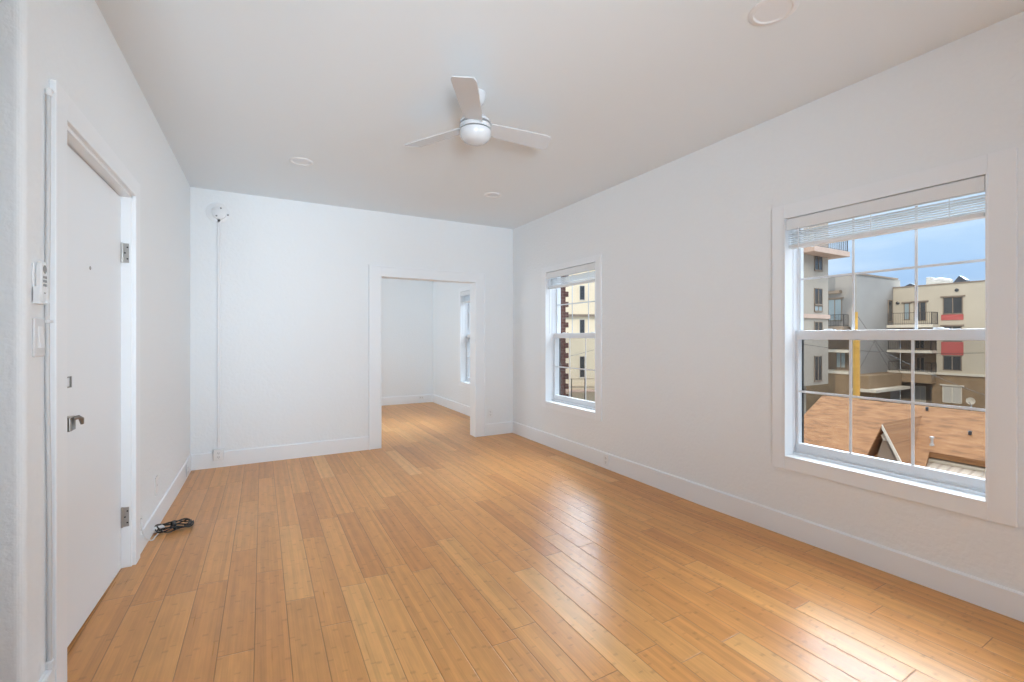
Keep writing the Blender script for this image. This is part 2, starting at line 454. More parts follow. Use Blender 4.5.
struct(w.build('baseboard_left', M_trim), 'white baseboard right of the entry door', 'baseboard')
w = MB(); w.prism([(XL + p, z) for p, z in base_prof(BD, .222)], 'y', YC - .012, LY0 - .095)
w.prism([(YC - p, z) for p, z in base_prof(.012, .222)], 'x', -1.75, XL + .012)
struct(w.build('baseboard_corner', M_trim), 'white baseboard left of the entry door', 'baseboard')

# cased opening: trim both faces + jamb liner
def frame_y(w, x0, x1, z1, cw, y0, y1, top=.10):       # casing lying on a y face
    w.box(x0 - cw, x0, y0, y1, 0, z1 + top); w.box(x1, x1 + cw, y0, y1, 0, z1 + top); w.box(x0, x1, y0, y1, z1, z1 + top)
w = MB(); frame_y(w, DX0, DX1, DZ, .118, YB - .018, YB)
frame_y(w, DX0, DX1, DZ, .118, YB + .13, YB + .148)
o = w.build('trim_1', M_trim, bevel=.003); struct(o, 'flat white casing around the wide cased opening', 'trim')
w = MB(); w.box(DX0 - .002, DX0 + .012, YB - .022, YB + .152, 0, DZ); w.box(DX1 - .012, DX1 + .002, YB - .022, YB + .152, 0, DZ); w.box(DX0, DX1, YB - .022, YB + .152, DZ - .012, DZ + .002)
o = w.build('trim_2', M_trim, bevel=.002); struct(o, 'white jamb liner inside the wide cased opening', 'trim')
# backband of the left casing edge
w = MB(); w.box(DX0 - .130, DX0 - .114, YB - .036, YB, 0, DZ + .112); w.box(DX1 + .114, DX1 + .130, YB - .024, YB, 0, DZ + .112); w.box(DX0 - .114, DX1 + .114, YB - .024, YB, DZ + .096, DZ + .112)
o = w.build('trim_3', M_trim, bevel=.003); struct(o, 'raised outer edge of the casing around the opening', 'trim')

# entry door ------------------------------------------------------
door = empty('door_1', (XL, (LY0 + LY1) / 2, 0)); struct(door, 'flush white entry door in the left wall', 'door')
XS = -0.640
MB().prism([(LY0 + .022, .098 + .020), (LY1 - .022, .056 + .020), (LY1 - .022, LZ - .024), (LY0 + .022, LZ - .024)], 'x', XS - .04, XS).build('door_slab', M_door, door, bevel=.002)
w = MB(); w.box(XL - .15, XL + .002, LY0, LY0 + .018, 0, LZ); w.box(XL - .15, XL + .002, LY1 - .018, LY1, 0, LZ); w.box(XL - .15, XL + .002, LY0, LY1, LZ - .018, LZ)
w.box(XS - .065, XS - .042, LY0, LY0 + .035, 0, LZ); w.box(XS - .065, XS - .042, LY1 - .035, LY1, 0, LZ); w.box(XS - .065, XS - .042, LY0, LY1, LZ - .035, LZ)
w.build('door_jamb', M_trim, door, bevel=.002)
w = MB(); CW = .092
w.box(XL, XL + .018, LY0 - CW, LY0 + .004, 0, LZ + .085); w.box(XL, XL + .018, LY1 - .004, LY1 + CW, 0, LZ + .085); w.box(XL, XL + .018, LY0, LY1, LZ - .004, LZ + .085)
w.build('door_casing', M_trim, door, bevel=.003)
w = MB(); w.box(XL - .15, XS - .004, LY0, LY1, 0.04, .072)
w.build('threshold', M_gap, door, bevel=.004)
for zz in (1.715, 0.34):
    h = box(XS + .002, XS + .032, LY1 - .0215, LY1 - .018, zz - .05, zz + .05).build('hinge', M_brassdk, door)
    k = MB(); k.lathe([(.0055, -.052), (.0055, .052)], (XS + .004, LY1 - .024, zz), seg=12); k.build('hinge_pin', M_brassdk, h, smooth=True)
    k = MB()
    for q in (-.03, 0, .03): k.lathe([(.004, 0), (.004, .0012)], (XS + .02 + (.006 if q else -.004), LY1 - .0228, zz + q), axis='y', seg=10)
    k.build('screw', M_slot, h)
KY = 2.165
kn = MB(); kn.box(XS, XS + .010, KY - .030, KY + .030, .938, .998); kn.box(XS + .008, XS + .050, KY - .022, KY + .034, .944, .994)
kn = kn.build('door_handle', M_nickel, door, bevel=.003)
k = MB(); k.tube([(XS + .040, KY + .02, .984), (XS + .058, KY + .03, .988), (XS + .063, KY + .04, .980), (XS + .064, KY + .045, .960)], [.008, .008, .008, .005], 12); k.build('lever', M_nickel, kn, smooth=True)
db = MB(); db.box(XS, XS + .036, KY - .020, KY + .024, 1.100, 1.134); db = db.build('deadbolt', M_plastic, door, bevel=.003)
k = MB(); k.box(XS + .034, XS + .038, KY - .022, KY + .026, 1.097, 1.101); k.box(XS + .034, XS + .038, KY - .022, KY + .026, 1.133, 1.137); k.box(XS + .034, XS + .040, KY + .022, KY + .030, 1.097, 1.137)
k.build('deadbolt_rim', M_nickel, db)
py_, pz_ = onX(90, 268, XS)
k = MB(); k.lathe([(.008, 0), (.008, .002), (.0055, .003)], (XS, py_, pz_), axis='x', seg=16); k.build('peephole', M_grey, door)

# windows ----------------------------------------------------------
def window(idx, y0, y1, label, view=True, cas=None):
    c0, c1, cz0, cz1 = cas
    r = empty('window_%d' % idx, (XR, (y0 + y1) / 2, ZS)); struct(r, label, 'window')
    w = MB(); X0, X1 = XR - .015, XR
    w.box(X0, X1, c0, y0, cz0, cz1); w.box(X0, X1, y1, c1, cz0, cz1); w.box(X0, X1, y0, y1, cz0, ZS); w.box(X0, X1, y0, y1, ZT, cz1)
    w.build('casing', M_trim, r, bevel=.002)
    # liner of the reveal and vinyl frame with stepped sill
    w = MB(); f = .012
    w.box(X0 - .004, 3.0, y0 - .002, y0 + f * .5, ZS, ZT); w.box(X0 - .004, 3.0, y1 - f * .5, y1 + .002, ZS, ZT)
    w.box(X0 - .004, 3.0, y0, y1, ZT - f * .5, ZT + .002); w.box(X0 - .004, 3.0, y0, y1, ZS - .002, ZS + f * .5)
    w.build('reveal_liner', M_trim, r, bevel=.0015)
    w = MB(); a = -.012
    w.box(2.998, 3.024, y0 - .03, y0 + .009, ZS, ZT); w.box(2.998, 3.024, y1 - .009, y1 + .03, ZS, ZT); w.box(3.02, XO - .01, y0 - .03, y0 + .001, ZS, ZT); w.box(3.02, XO - .01, y1 - .001, y1 + .03, ZS, ZT); w.box(2.998, XO - .01, y0, y1, ZT - .012, ZT + .02)
    w.box(2.998, 3.03, y0, y1, ZS, ZS + .022); w.box(3.025, XO, y0, y1, ZS, ZS + .033)
    w.build('window_frame', M_vinyl, r, bevel=.002)
    zm0, zm1 = 1.250, 1.318
    def sash(name, xa, xb, za, zb, st, bot, top):
        w = MB(); A, B = y0 + a, y1 - a
        w.box(xa, xb, A, A + st, za, zb); w.box(xa, xb, B - st, B, za, zb); w.box(xa, xb, A + st, B - st, za, za + bot); w.box(xa, xb, A + st, B - st, zb - top, zb)
        s = w.build(name, M_vinyl, r, bevel=.003)
        gx = (xa + xb) / 2; GA, GB, gz0, gz1 = A + st, B - st, za + bot, zb - top
        box(gx - .002, gx + .002, GA, GB, gz0, gz1).build('glass_pane', M_glass, s)
        m = MB(); mw = .0065
        for k in (1, 2):
            yy = GA + (GB - GA) * k / 3; m.box(gx - .007, gx - .003, yy - mw, yy + mw, gz0, gz1)
        zz = (gz0 + gz1) / 2; m.box(gx - .0075, gx - .0035, GA, GB, zz - mw, zz + mw)
        m.build('muntin_bars', M_vinyl, s)
        return s
    up = sash('upper_sash', 3.066, 3.094, zm0 + .01, ZT - .01, .030, .05, .03)
    lo = sash('lower_sash', 3.027, 3.060, ZS + .026, zm1, .036, .052, .058)
    for q in (.22, .78):
        yy = y0 + (y1 - y0) * q
        k = MB(); k.box(3.034, 3.056, yy - .03, yy + .03, zm1, zm1 + .004); k.box(3.038, 3.048, yy - .012, yy + .03, zm1 + .004, zm1 + .009)
        k.build('sash_lock', M_vinyl, lo, bevel=.002)
    # insect screen outside the lower half
    w = MB(); A, B, za, zb = y0 - .006, y1 + .014, ZS + .036, zm1 - .03
    s_ = .020
    w.box(3.112, 3.126, A, A + s_, za, zb); w.box(3.112, 3.126, B - s_ , B, za, zb); w.box(3.112, 3.126, A, B, za, za + s_ * .5); w.box(3.112, 3.126, A, B, zb - s_, zb)
    s = w.build('insect_screen', M_screenframe, r)
    box(3.1185, 3.1195, A + s_, B - s_, za + s_ * .5, zb - s_).build('screen_mesh', M_mesh, s)
    return r

def blind(y0, y1, label):
    r = empty('window_blind', (2.965, (y0 + y1) / 2, 1.84)); tag(r, label, 'blind', 'raised white slat blinds in the windows')
    A, B = y0 + .010, y1 - .010
    w = MB(); w.box(2.925, 2.985, A, B, 1.962, 2.026); w.box(2.918, 2.924, A, B, 1.954, 2.020)
    w.build('headrail', M_blind, r, bevel=.002)
    w = MB(); z = 1.934
    n = 7
    for k in range(n):
        zz = 1.865 + k * .0122
        dx = random.uniform(-.002, .002); t = random.uniform(-.0012, .0012)
        w.prism([(2.934 + dx, zz), (2.960 + dx, zz + .0050 + t), (2.986 + dx, zz + .003 + t), (2.986 + dx, zz + .0050 + t), (2.960 + dx, zz + .0072 + t), (2.934 + dx, zz + .0022)], 'y', A + .004, B - .004)
    w.build('slats', M_blind, r)
    box(2.934, 2.987, A + .004, B - .004, 1.838, 1.860).build('bottom_rail', M_blind, r, bevel=.003)
    for q in (.14, .5, .86):
        w = MB(); yy = A + (B - A) * q
        w.tube([(2.9305, yy, 1.960), (2.9305, yy, 1.834), (2.945, yy, 1.8355), (2.980, yy, 1.8355), (2.990, yy, 1.838), (2.990, yy, 1.955)], .0016, 6)
        w.build('ladder_cord', M_blind, r)
    w = MB(); w.tube([(2.918, B - .075, 1.965), (2.912, B - .077, 1.93), (2.916, B - .075, 1.6), (2.918, B - .074, 1.315)], .0032, 8)
    w.build('tilt_wand', M_vinyl, r, smooth=True)
    return r

window(1, *WINS[0], 'large near window showing street buildings and an orange roof', cas=(.668, 1.762, .436, 2.118))
window(2, *WINS[1], 'white double hung window near the back corner', cas=(3.466, 4.545, .445, 2.09))
window(3, *WINS[2], 'white window in the next room seen through the cased opening', cas=(6.07, 7.14, .445, 2.09))
blind(*WINS[0], 'raised white slat blind in the large near window')
blind(*WINS[1], 'raised white slat blind in the window near the back corner')
blind(*WINS[2], 'raised white slat blind in the next room behind the cased opening')

# ---------------------------------------------------------------- ceiling things
def downlight(x, y, R, label):
    CZ = cz(x, y); r = empty('recessed_light', (x, y, CZ)); tag(r, label, 'ceiling light', 'recessed lights in the ceiling')
    w = MB(); w.lathe([(R, 0), (R, -.003), (R - .006, -.007), (R - .022, -.007), (R - .027, -.0025), (R - .027, 0)], (x, y, CZ), seg=56)
    w.build('trim_ring', M_plastic, r, smooth=True)
    w = MB(); w.lathe([(R - .0275, 0), (R - .0275, -.0028), (.01, -.0034)], (x, y, CZ), seg=56)
    w.build('diffuser', M_lens, r, smooth=True)
downlight(*onZ(773, 10, CZ), .098, 'round flush ceiling light above the large near window')
downlight(*onZ(301, 160.5, CZ), .092, 'round flush ceiling light left of the ceiling fan')
downlight(*onZ(493, 195, CZ), .086, 'small round flush ceiling light behind the ceiling fan near the back wall')

FX, FY = 1.102, 2.438
fan = empty('ceiling_fan', (FX, FY, CZ)); tag(fan, 'white three-blade ceiling fan with a domed hub', 'ceiling fan')
w = MB(); w.lathe([(.064, 0), (.064, -.012), (.050, -.05), (.028, -.072), (.016, -.078)], (FX, FY, CZ), seg=40); w.build('canopy', M_fan, fan, smooth=True)
w = MB(); w.lathe([(.0125, -.07), (.0125, -.16)], (FX, FY, CZ), seg=20); w.build('downrod', M_fan, fan, smooth=True)
w = MB(); w.lathe([(.03, -.142), (.075, -.150), (.090, -.163), (.092, -.177)], (FX, FY, CZ), seg=48); w.build('motor_housing', M_fan, fan, smooth=True)
w = MB(); w.lathe([(.078, -.176), (.078, -.192)], (FX, FY, CZ), seg=48); w.build('housing_groove', M_fandark, fan, smooth=True)
w = MB(); w.lathe([(.092, -.1895), (.093, -.213)], (FX, FY, CZ), seg=48); w.build('blade_hub', M_fan, fan, smooth=True)
w = MB(); w.lathe([(.080, -.212), (.080, -.224)], (FX, FY, CZ), seg=48); w.build('hub_groove', M_fandark, fan, smooth=True)
w = MB(); w.lathe([(.093, -.221), (.093, -.232), (.088, -.252), (.074, -.272), (.050, -.286), (.022, -.293), (.006, -.294)], (FX, FY, CZ), seg=48); w.build('light_dome', M_fan, fan, smooth=True)
for ang in (-1, 119, -121):
    MR = Matrix.Translation((FX, FY, CZ - .190)) @ Matrix.Rotation(math.radians(ang), 4, 'Z') @ Matrix.Rotation(math.radians(-13), 4, 'X')
    w = MB()
    # plan outline of one blade: narrow at the root, wide and raked at the tip
    def yc(u): return 0.052 + .016 * math.sin(u * math.pi * .5)
    us = [k / 14 for k in range(15)]
    top = [(.080 + .445 * u, yc(u) if u < .97 else yc(u) - .012) for u in us]
    bot = [(.080 + .415 * u, -yc(u) + (.010 if u > .97 else 0)) for u in us][::-1]
    w.prism(top + bot, 'z', -.004, .003, MR)
    w.build('blade', M_fan, fan, bevel=.0025)

# ---------------------------------------------------------------- wall things
def plate_outlet(name, label, c, face, wid=.072, hgt=.115, depth=.006, group='wall outlets', box_depth=0, horiz=False, slots=True, flat=False):
    """face: '+x' on left wall, '-x' on right wall, '-y' on back wall"""
    x, y, z = c
    if horiz: wid, hgt = hgt, wid
    r = empty(name, c); tag(r, label, 'outlet', group)
    n = {'+x': Vector((1, 0, 0)), '-x': Vector((-1, 0, 0)), '-y': Vector((0, -1, 0))}[face]
    u = Vector((0, 0, 1)).cross(n)
    Mx = Matrix(((u.x, 0, n.x, x), (u.y, 0, n.y, y), (0, 1, n.z, z), (0, 0, 0, 1)))
    D = box_depth
    if D:
        MB().box(-wid / 2 - .002, wid / 2 + .002, -hgt / 2 - .002, hgt / 2 + .002, 0, D, Mx).build('surface_box', M_plastic, r, bevel=.003)
    MB().box(-wid / 2, wid / 2, -hgt / 2, hgt / 2, D, D + depth, Mx).build('cover_plate', M_plastic, r, bevel=.002)
    if not flat:
        for q in (-1, 1):
            cx_, cy_ = (q * .0195, 0) if horiz else (0, q * .0195)
            f = MB(); f.box(cx_ - .016, cx_ + .016, cy_ - .014, cy_ + .014, D + depth, D + depth + .002, Mx)
            f = f.build('receptacle', M_plastic, r, bevel=.001)
            s = MB(); e2 = D + depth + .002
            s.box(cx_ - .0075, cx_ - .005, cy_ - .003, cy_ + .007, e2, e2 + .0004, Mx); s.box(cx_ + .005, cx_ + .0075, cy_ - .003, cy_ + .006, e2, e2 + .0004, Mx)
            s.box(cx_ - .0025, cx_ + .0025, cy_ - .010, cy_ - .006, e2, e2 + .0004, Mx)
            s.build('slot', M_slot, f)
    else:
        s = MB()
        s.box(-.003, .003, -.003, .003, D + depth, D + depth + .0008, Mx); s.build('screw', M_grey, r)
    return r
plate_outlet('wall_outlet', 'white outlet box at the foot of the thin vertical raceway', (-.369, YB - BD, .128), '-y', .082, .105, box_depth=.03)
plate_outlet('wall_outlet', 'white outlet on the wall right of the cased opening', (2.59, YB, .287), '-y', .072, .115)
plate_outlet('wall_outlet', 'white outlet set in the baseboard below the windows', (XR - BD, 3.385, .085), '-x', .072, .108)
plate_outlet('wall_outlet', 'white outlet in the left baseboard near the back corner', (XL + BD, 4.93, .09), '+x', .072, .108)
plate_outlet('wall_outlet', 'white outlet on the far baseboard of the next room', (*[onY(421, 398, YF)[0]], YF - BD, .105), '-y', .072, .09, horiz=True)
plate_outlet('wall_plate', 'blank white wall plate above the baseboard right of the entry door', (XL, 3.673, .318), '+x', .072, .115, flat=True, group='blank plates')

# raceway with round box above
PX = -.369
w = MB(); w.box(PX - .013, PX + .013, YB - .020, YB, .182, 2.43)
rw = w.build('raceway', M_ivory, bevel=.003); tag(rw, 'thin white vertical raceway on the back wall', 'raceway')
JB = empty('junction_box', (PX, YB, 2.49)); tag(JB, 'round white junction box at the top of the vertical raceway', 'junction box')
w = MB(); w.lathe([(.098, 0), (.098, -.006), (.090, -.010)], (PX - .012, YB, 2.492), axis='y', seg=40); w.build('base_plate', M_plastic, JB, smooth=True)
w = MB(); w.lathe([(.062, -.008), (.062, -.032), (.056, -.037)], (PX + .004, YB, 2.487), axis='y', seg=36); w.build('round_cover', M_ivory, JB, smooth=True)
for dx, dz in ((.018, .042), (-.018, -.036), (.075, -.012)):
    dd = -.037 if abs(dx) < .06 else -.0098
    w = MB(); w.lathe([(.008, dd), (.008, dd - .002), (.004, dd - .003)], (PX + dx, YB, 2.49 + dz), axis='y', seg=14); w.build('screw', M_grey, JB)
w = MB(); w.box(PX - .016, PX + .016, YB - .02, YB, 2.40, 2.45); w.build('raceway_clip', M_ivory, JB, bevel=.002)

# conduit along the door casing
CYY = LY0 - CW - .026
cd = empty('wall_conduit', (XL, CYY, .2)); tag(cd, 'thin white conduit running up beside the entry door casing', 'conduit')
pts = []
for k in range(41):
    q = k / 40; z = .235 + q * (2.055 - .235)
    pts.append((XL + .008 + .0015 * math.sin(q * 9), CYY + .006 * math.sin(q * 5.2 + 1) - .004 + (.006 if q < .05 else 0), z))
w = MB(); w.tube(pts, .0062, 12); w.build('tube', mat('conduit_grey', (0.58, 0.59, 0.60), 0.4, bump=(60, .15, .001)), cd, smooth=True)
a = Vector(pts[0]); b_ = Vector(pts[-1])
w = MB(); w.lathe([(.009, -.013), (.011, -.010), (.011, .010), (.009, .013)], a, seg=8); w.lathe([(.0065, -.02), (.0065, -.012)], a, seg=12)
w.build('coupling', M_grey, cd).data.materials[0] = M_ivory
w = MB(); w.lathe([(.009, -.012), (.009, .004), (.006, .009)], b_, seg=12); w.tube([b_ + Vector((0, 0, .006)), b_ + Vector((0, .012, .014)), b_ + Vector((0, .03, .012))], .005, 8)
w.build('elbow', M_ivory, cd)
for zz in (1.315,):
    p = min(pts, key=lambda q: abs(q[2] - zz))
    w = MB(); w.box(XL, p[0] + .011, p[1] - .012, p[1] + .012, p[2] - .004, p[2] + .004)
    w.build('strap', M_ivory, cd, bevel=.001)

# light switch and fan remote
SY = 1.906
sw = empty('light_switch', (XL, SY, 1.278)); tag(sw, 'white rocker light switch beside the entry door, under the remote', 'light switch')
box(XL, XL + .007, SY - .036, SY + .036, 1.218, 1.336).build('cover_plate', mat('switch_plastic', (0.66, 0.67, 0.68), 0.3, var=(40, .02)), sw, bevel=.003)
w = MB(); w.prism([(XL + .006, 1.245), (XL + .013, 1.245), (XL + .008, 1.311), (XL + .006, 1.311)], 'y', SY - .016, SY + .016); w.build('rocker', M_plastic, sw, bevel=.001)
rm = empty('remote_control', (XL, SY - .012, 1.375)); tag(rm, 'white fan remote in its wall cradle above the light switch', 'remote control')
RC = SY - .012
w = MB(); w.box(XL, XL + .006, RC - .027, RC + .027, 1.385, 1.500); w.box(XL, XL + .023, RC - .027, RC + .027, 1.378, 1.384); w.box(XL, XL + .019, RC - .027, RC - .023, 1.38, 1.43); w.box(XL, XL + .019, RC + .023, RC + .027, 1.38, 1.43)
w.build('cradle', M_plastic, rm, bevel=.002)
def oval(cy_, cz_, hw, hh, n=36, p=3.0):
    out = []
    for k in range(n):
        a = 2 * math.pi * k / n; c, s_ = math.cos(a), math.sin(a)
        out.append((cy_ + hw * math.copysign(abs(c) ** (2 / p), c), cz_ + hh * math.copysign(abs(s_) ** (2 / p), s_)))
    return out
body = MB().prism(oval(RC, 1.446, .021, .062), 'x', XL + .006, XL + .021).build('remote_body', M_plastic, rm, bevel=.004)
MB().prism(oval(RC, 1.484, .012, .013, p=2), 'x', XL + .021, XL + .0218).build('display', M_lcd, body)
for zz, hw in ((1.460, .011), (1.448, .011), (1.436, .011)):
    for q in (-1, 1):
        MB().prism(oval(RC + q * .0065, zz, .005, .004, 16, 2.5), 'x', XL + .021, XL + .0226).build('button', M_grey, body)
MB().prism(oval(RC, 1.412, .006, .002, 16, 2.5), 'x', XL + .021, XL + .0216).build('button', M_grey, body)

# cable from the wall and coiled cord
cb = empty('wall_cable', (XL, 3.30, .2)); tag(cb, 'thin white cable dropping from the wall to the floor by the black cord', 'cable')
def P3(px, py, x): yy, zz = onX(px, py, x); return (x, yy, zz)
c0 = P3(141.5, 519, XL + .004)
pts = [c0, P3(141.5, 527, XL + .022), P3(143, 533, XL + .026), P3(146, 538.5, XL + .034)]
q1 = onZ(150, 541, .068); q2 = onZ(153.5, 537, .062); q3 = onZ(155, 533.5, .062)
ctrl = [Vector(p) for p in pts] + [Vector((q1[0] + .01, q1[1], .070)), Vector((q2[0] + .01, q2[1], .064)), Vector((q3[0] + .02, q3[1], .064))]
def cat(ps, n=8):
    out = []
    P_ = [ps[0]] + ps + [ps[-1]]
    for i in range(1, len(P_) - 2):
        for k in range(n):
            t = k / n; a, b, c, d = P_[i - 1], P_[i], P_[i + 1], P_[i + 2]
            out.append(.5 * ((2 * b) + (c - a) * t + (2 * a - 5 * b + 4 * c - d) * t * t + (3 * b - a - 3 * c + d) * t ** 3))
    out.append(ps[-1]); return out
w = MB(); w.tube(cat(ctrl), .0035, 8); w.build('cord', M_plastic, cb, smooth=True)
w = MB(); w.box(XL, XL + .010, c0[1] - .008, c0[1] + .008, c0[2] - .006, c0[2] + .010); w.build('wall_clip', M_plastic, cb, bevel=.002)
e_ = ctrl[-1]
cc = onZ(174, 528.5, .05)
FZ = fz(cc[0], cc[1]); co = empty('coiled_cord', (cc[0], cc[1], FZ)); tag(co, 'black power cord coiled on the floor by the left baseboard', 'cord')
aa = Vector((*onZ(156, 533, .05), 0)); bb = Vector((*onZ(192, 524.5, .05), 0))
dv = bb - aa; Lh = dv.length / 2; dn = dv.normalized(); nn = Vector((-dn.y, dn.x, 0)); ce = (aa + bb) / 2
pts = []
n = 170
for k in range(n):
    t = k / n * 2 * math.pi * 4.2
    lp = k / n * 4.2
    pinch = .22 + .78 * abs(math.sin(t / 2 + .3)) ** 1.2
    rx = Lh * (1.0 - .07 * math.sin(lp * 2.1)); ry = .105 * (1 + .3 * math.sin(lp * 3.3))
    q = ce + dn * rx * math.cos(t) + nn * ry * math.sin(t) * (1 if int(lp) % 2 else -1) * (.5 + .5 * abs(math.cos(t))) + nn * .012 * math.sin(lp * 1.7)
    q.z = fz(q.x, q.y) + .006 + .0055 * (lp % 4.2) * .9 + .016 * math.sin(t * 1.5 + lp)**2
    pts.append(q)
w = MB(); w.tube(pts, .0040, 8); w.build('cord', M_cord, co, smooth=True)
w = MB(); MR = Matrix.Translation(ce + Vector((0, 0, FZ + .022))) @ Matrix.Rotation(math.atan2(dn.y, dn.x), 4, 'Z')
w.box(-.008, .008, -.030, .030, -.020, .018, MR); w.build('cord_tie', M_cord, co, bevel=.006)
w = MB(); MR = Matrix.Translation((aa.x + .01, aa.y, FZ + .022)) @ Matrix.Rotation(math.atan2(dn.y, dn.x) + .25, 4, 'Z')
w.box(-.045, .03, -.018, .018, -.014, .016, MR); w.build('plug', M_plastic, co, bevel=.005)
w = MB(); MR = Matrix.Translation(ce + nn * .045 + Vector((0, 0, FZ + .022))) @ Matrix.Rotation(.8, 4, 'Z')
w.box(-.014, .014, -.010, .010, -.015, .015, MR); w.build('connector', M_cord, co, bevel=.004)

# ================================================================ outside
GZ = -6.5
M_cream = mat('cream_stucco', (0.60, 0.54, 0.44), 0.9, var=(0.6, 0.05), bump=(6, .2, .02))
M_gstuc = mat('grey_stucco', (0.36, 0.345, 0.33), 0.9, var=(0.6, 0.05), bump=(6, .2, .02))
M_tower = mat('tower_stucco', (0.45, 0.40, 0.34), 0.9, var=(0.5, 0.05), bump=(6, .2, .02))
M_peach = mat('peach_band', (0.62, 0.46, 0.38), 0.85, var=(2, .05))
M_brown = mat('brown_base', (0.34, 0.24, 0.15), 0.9, var=(1.5, 0.12), bump=(10, .3, .02))
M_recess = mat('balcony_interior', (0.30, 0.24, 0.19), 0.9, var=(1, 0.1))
M_ledge = mat('pale_ledge', (0.78, 0.72, 0.62), 0.8, var=(3, .04))
M_red = mat('red_panel', (0.55, 0.13, 0.12), 0.7, var=(3, .05))
M_wing = mat('dark_pane', (0.055, 0.06, 0.068), 0.15)
M_lpane = mat('pale_pane', (0.34, 0.42, 0.46), 0.2)
M_curt = mat('curtained_pane', (0.62, 0.60, 0.55), 0.6)
M_iron = mat('iron_rail', (0.05, 0.045, 0.05), 0.5)
M_yel = mat('yellow_guard', (0.62, 0.38, 0.08), 0.6, var=(3, .15))
M_wire = mat('wire', (0.04, 0.035, 0.03), 0.6)
M_ground = mat('asphalt', (0.22, 0.20, 0.18), 0.95, var=(.4, .15))
M_metal = mat('duct_metal', (0.5, 0.5, 0.5), 0.5, var=(4, .05))
M_panel = mat('roof_panel', (0.03, 0.035, 0.05), 0.3)
M_hill = mat('hill', (0.18, 0.21, 0.20), 1.0, var=(.02, .2))
def brick_mat(name, c1, c2, cm, bw, bh, axisrot=None, mortar=.01, rough=.9):
    m = bpy.data.materials.new(name); m.use_nodes = True; t = m.node_tree; b = t.nodes['Principled BSDF']
    g = N(t, 'ShaderNodeNewGeometry'); mpn = N(t, 'ShaderNodeMapping'); mpn.inputs['Rotation'].default_value = axisrot or (0, 0, 0)
    bk = N(t, 'ShaderNodeTexBrick'); bk.inputs['Color1'].default_value = (*c1, 1); bk.inputs['Color2'].default_value = (*c2, 1); bk.inputs['Mortar'].default_value = (*cm, 1)
    bk.inputs['Scale'].default_value = 1; bk.inputs['Brick Width'].default_value = bw; bk.inputs['Row Height'].default_value = bh; bk.inputs['Mortar Size'].default_value = mortar
    t.links.new(g.outputs['Position'], mpn.inputs[0]); t.links.new(mpn.outputs[0], bk.inputs['Vector'])
    nz_ = N(t, 'ShaderNodeTexNoise'); nz_.inputs['Scale'].default_value = 1.2; nz_.inputs['Detail'].default_value = 5
    t.links.new(mpn.outputs[0], nz_.inputs['Vector'])
    mx_ = N(t, 'ShaderNodeMixRGB', blend_type='OVERLAY'); mx_.inputs[0].default_value = .35
    t.links.new(bk.outputs[0], mx_.inputs[1]); t.links.new(nz_.outputs[0], mx_.inputs[2]); t.links.new(mx_.outputs[0], b.inputs['Base Color'])
    b.inputs['Roughness'].default_value = rough
    return m
def shingle():
    m = bpy.data.materials.new('orange_shingles'); m.use_nodes = True; t = m.node_tree; b = t.nodes['Principled BSDF']; b.inputs['Roughness'].default_value = .95
    g = N(t, 'ShaderNodeNewGeometry'); mpn = N(t, 'ShaderNodeMapping'); mpn.inputs['Scale'].default_value = (0.1, 2.2, 16)
    n1 = N(t, 'ShaderNodeTexNoise'); n1.inputs['Scale'].default_value = 1; n1.inputs['Detail'].default_value = 5; n1.inputs['Roughness'].default_value = .65
    t.links.new(g.outputs['Position'], mpn.inputs[0]); t.links.new(mpn.outputs[0], n1.inputs[0])
    r = N(t, 'ShaderNodeValToRGB'); e = r.color_ramp.elements
    e[0].position = .32; e[0].color = (.20, .095, .042, 1); e[1].position = .72; e[1].color = (.42, .225, .105, 1)
    x = e.new(.5); x.color = (.34, .165, .072, 1)
    t.links.new(n1.outputs[0], r.inputs[0]); t.links.new(r.outputs[0], b.inputs['Base Color'])
    sp = N(t, 'ShaderNodeSeparateXYZ'); t.links.new(g.outputs['Position'], sp.inputs[0])
    w = N(t, 'ShaderNodeMath', operation='FRACT'); d = N(t, 'ShaderNodeMath', operation='MULTIPLY'); d.inputs[1].default_value = 13
    t.links.new(sp.outputs['Z'], d.inputs[0]); t.links.new(d.outputs[0], w.inputs[0])
    bu = N(t, 'ShaderNodeBump'); bu.inputs['Strength'].default_value = .6; bu.inputs['Distance'].default_value = .02
    t.links.new(w.outputs[0], bu.inputs['Height']); t.links.new(bu.outputs[0], b.inputs['Normal'])
    return m
M_shingle = shingle()
M_brick = brick_mat('red_brick', (0.11, 0.034, 0.024), (0.08, 0.024, 0.018), (0.13, 0.08, 0.06), .22, .075, (math.radians(90), 0, 0), .01)
M_patio = brick_mat('pale_corrugated', (0.42, 0.34, 0.27), (0.38, 0.31, 0.24), (0.28, 0.22, 0.17), 6, .22, (0, 0, 0), .03)

g_ = box(4.2, 400, -200, 400, GZ - .3, GZ).build('ground_street', M_ground)
tag(g_, 'grey street ground below between the buildings', 'ground', kind='structure')

# hills on the horizon
w = MB(); pr = [(-300, GZ)]
for k in range(41):
    yy = -300 + k * 25; pr.append((yy, 12 + 12 * math.sin(k * .7) * math.sin(k * .23 + 1) + 7 * math.sin(k * 1.9)))
pr.append((700, GZ)); w.prism(pr, 'x', 620, 700)
tag(w.build('hills', M_hill), 'low distant hills beyond the rooftops', 'hills', kind='structure')

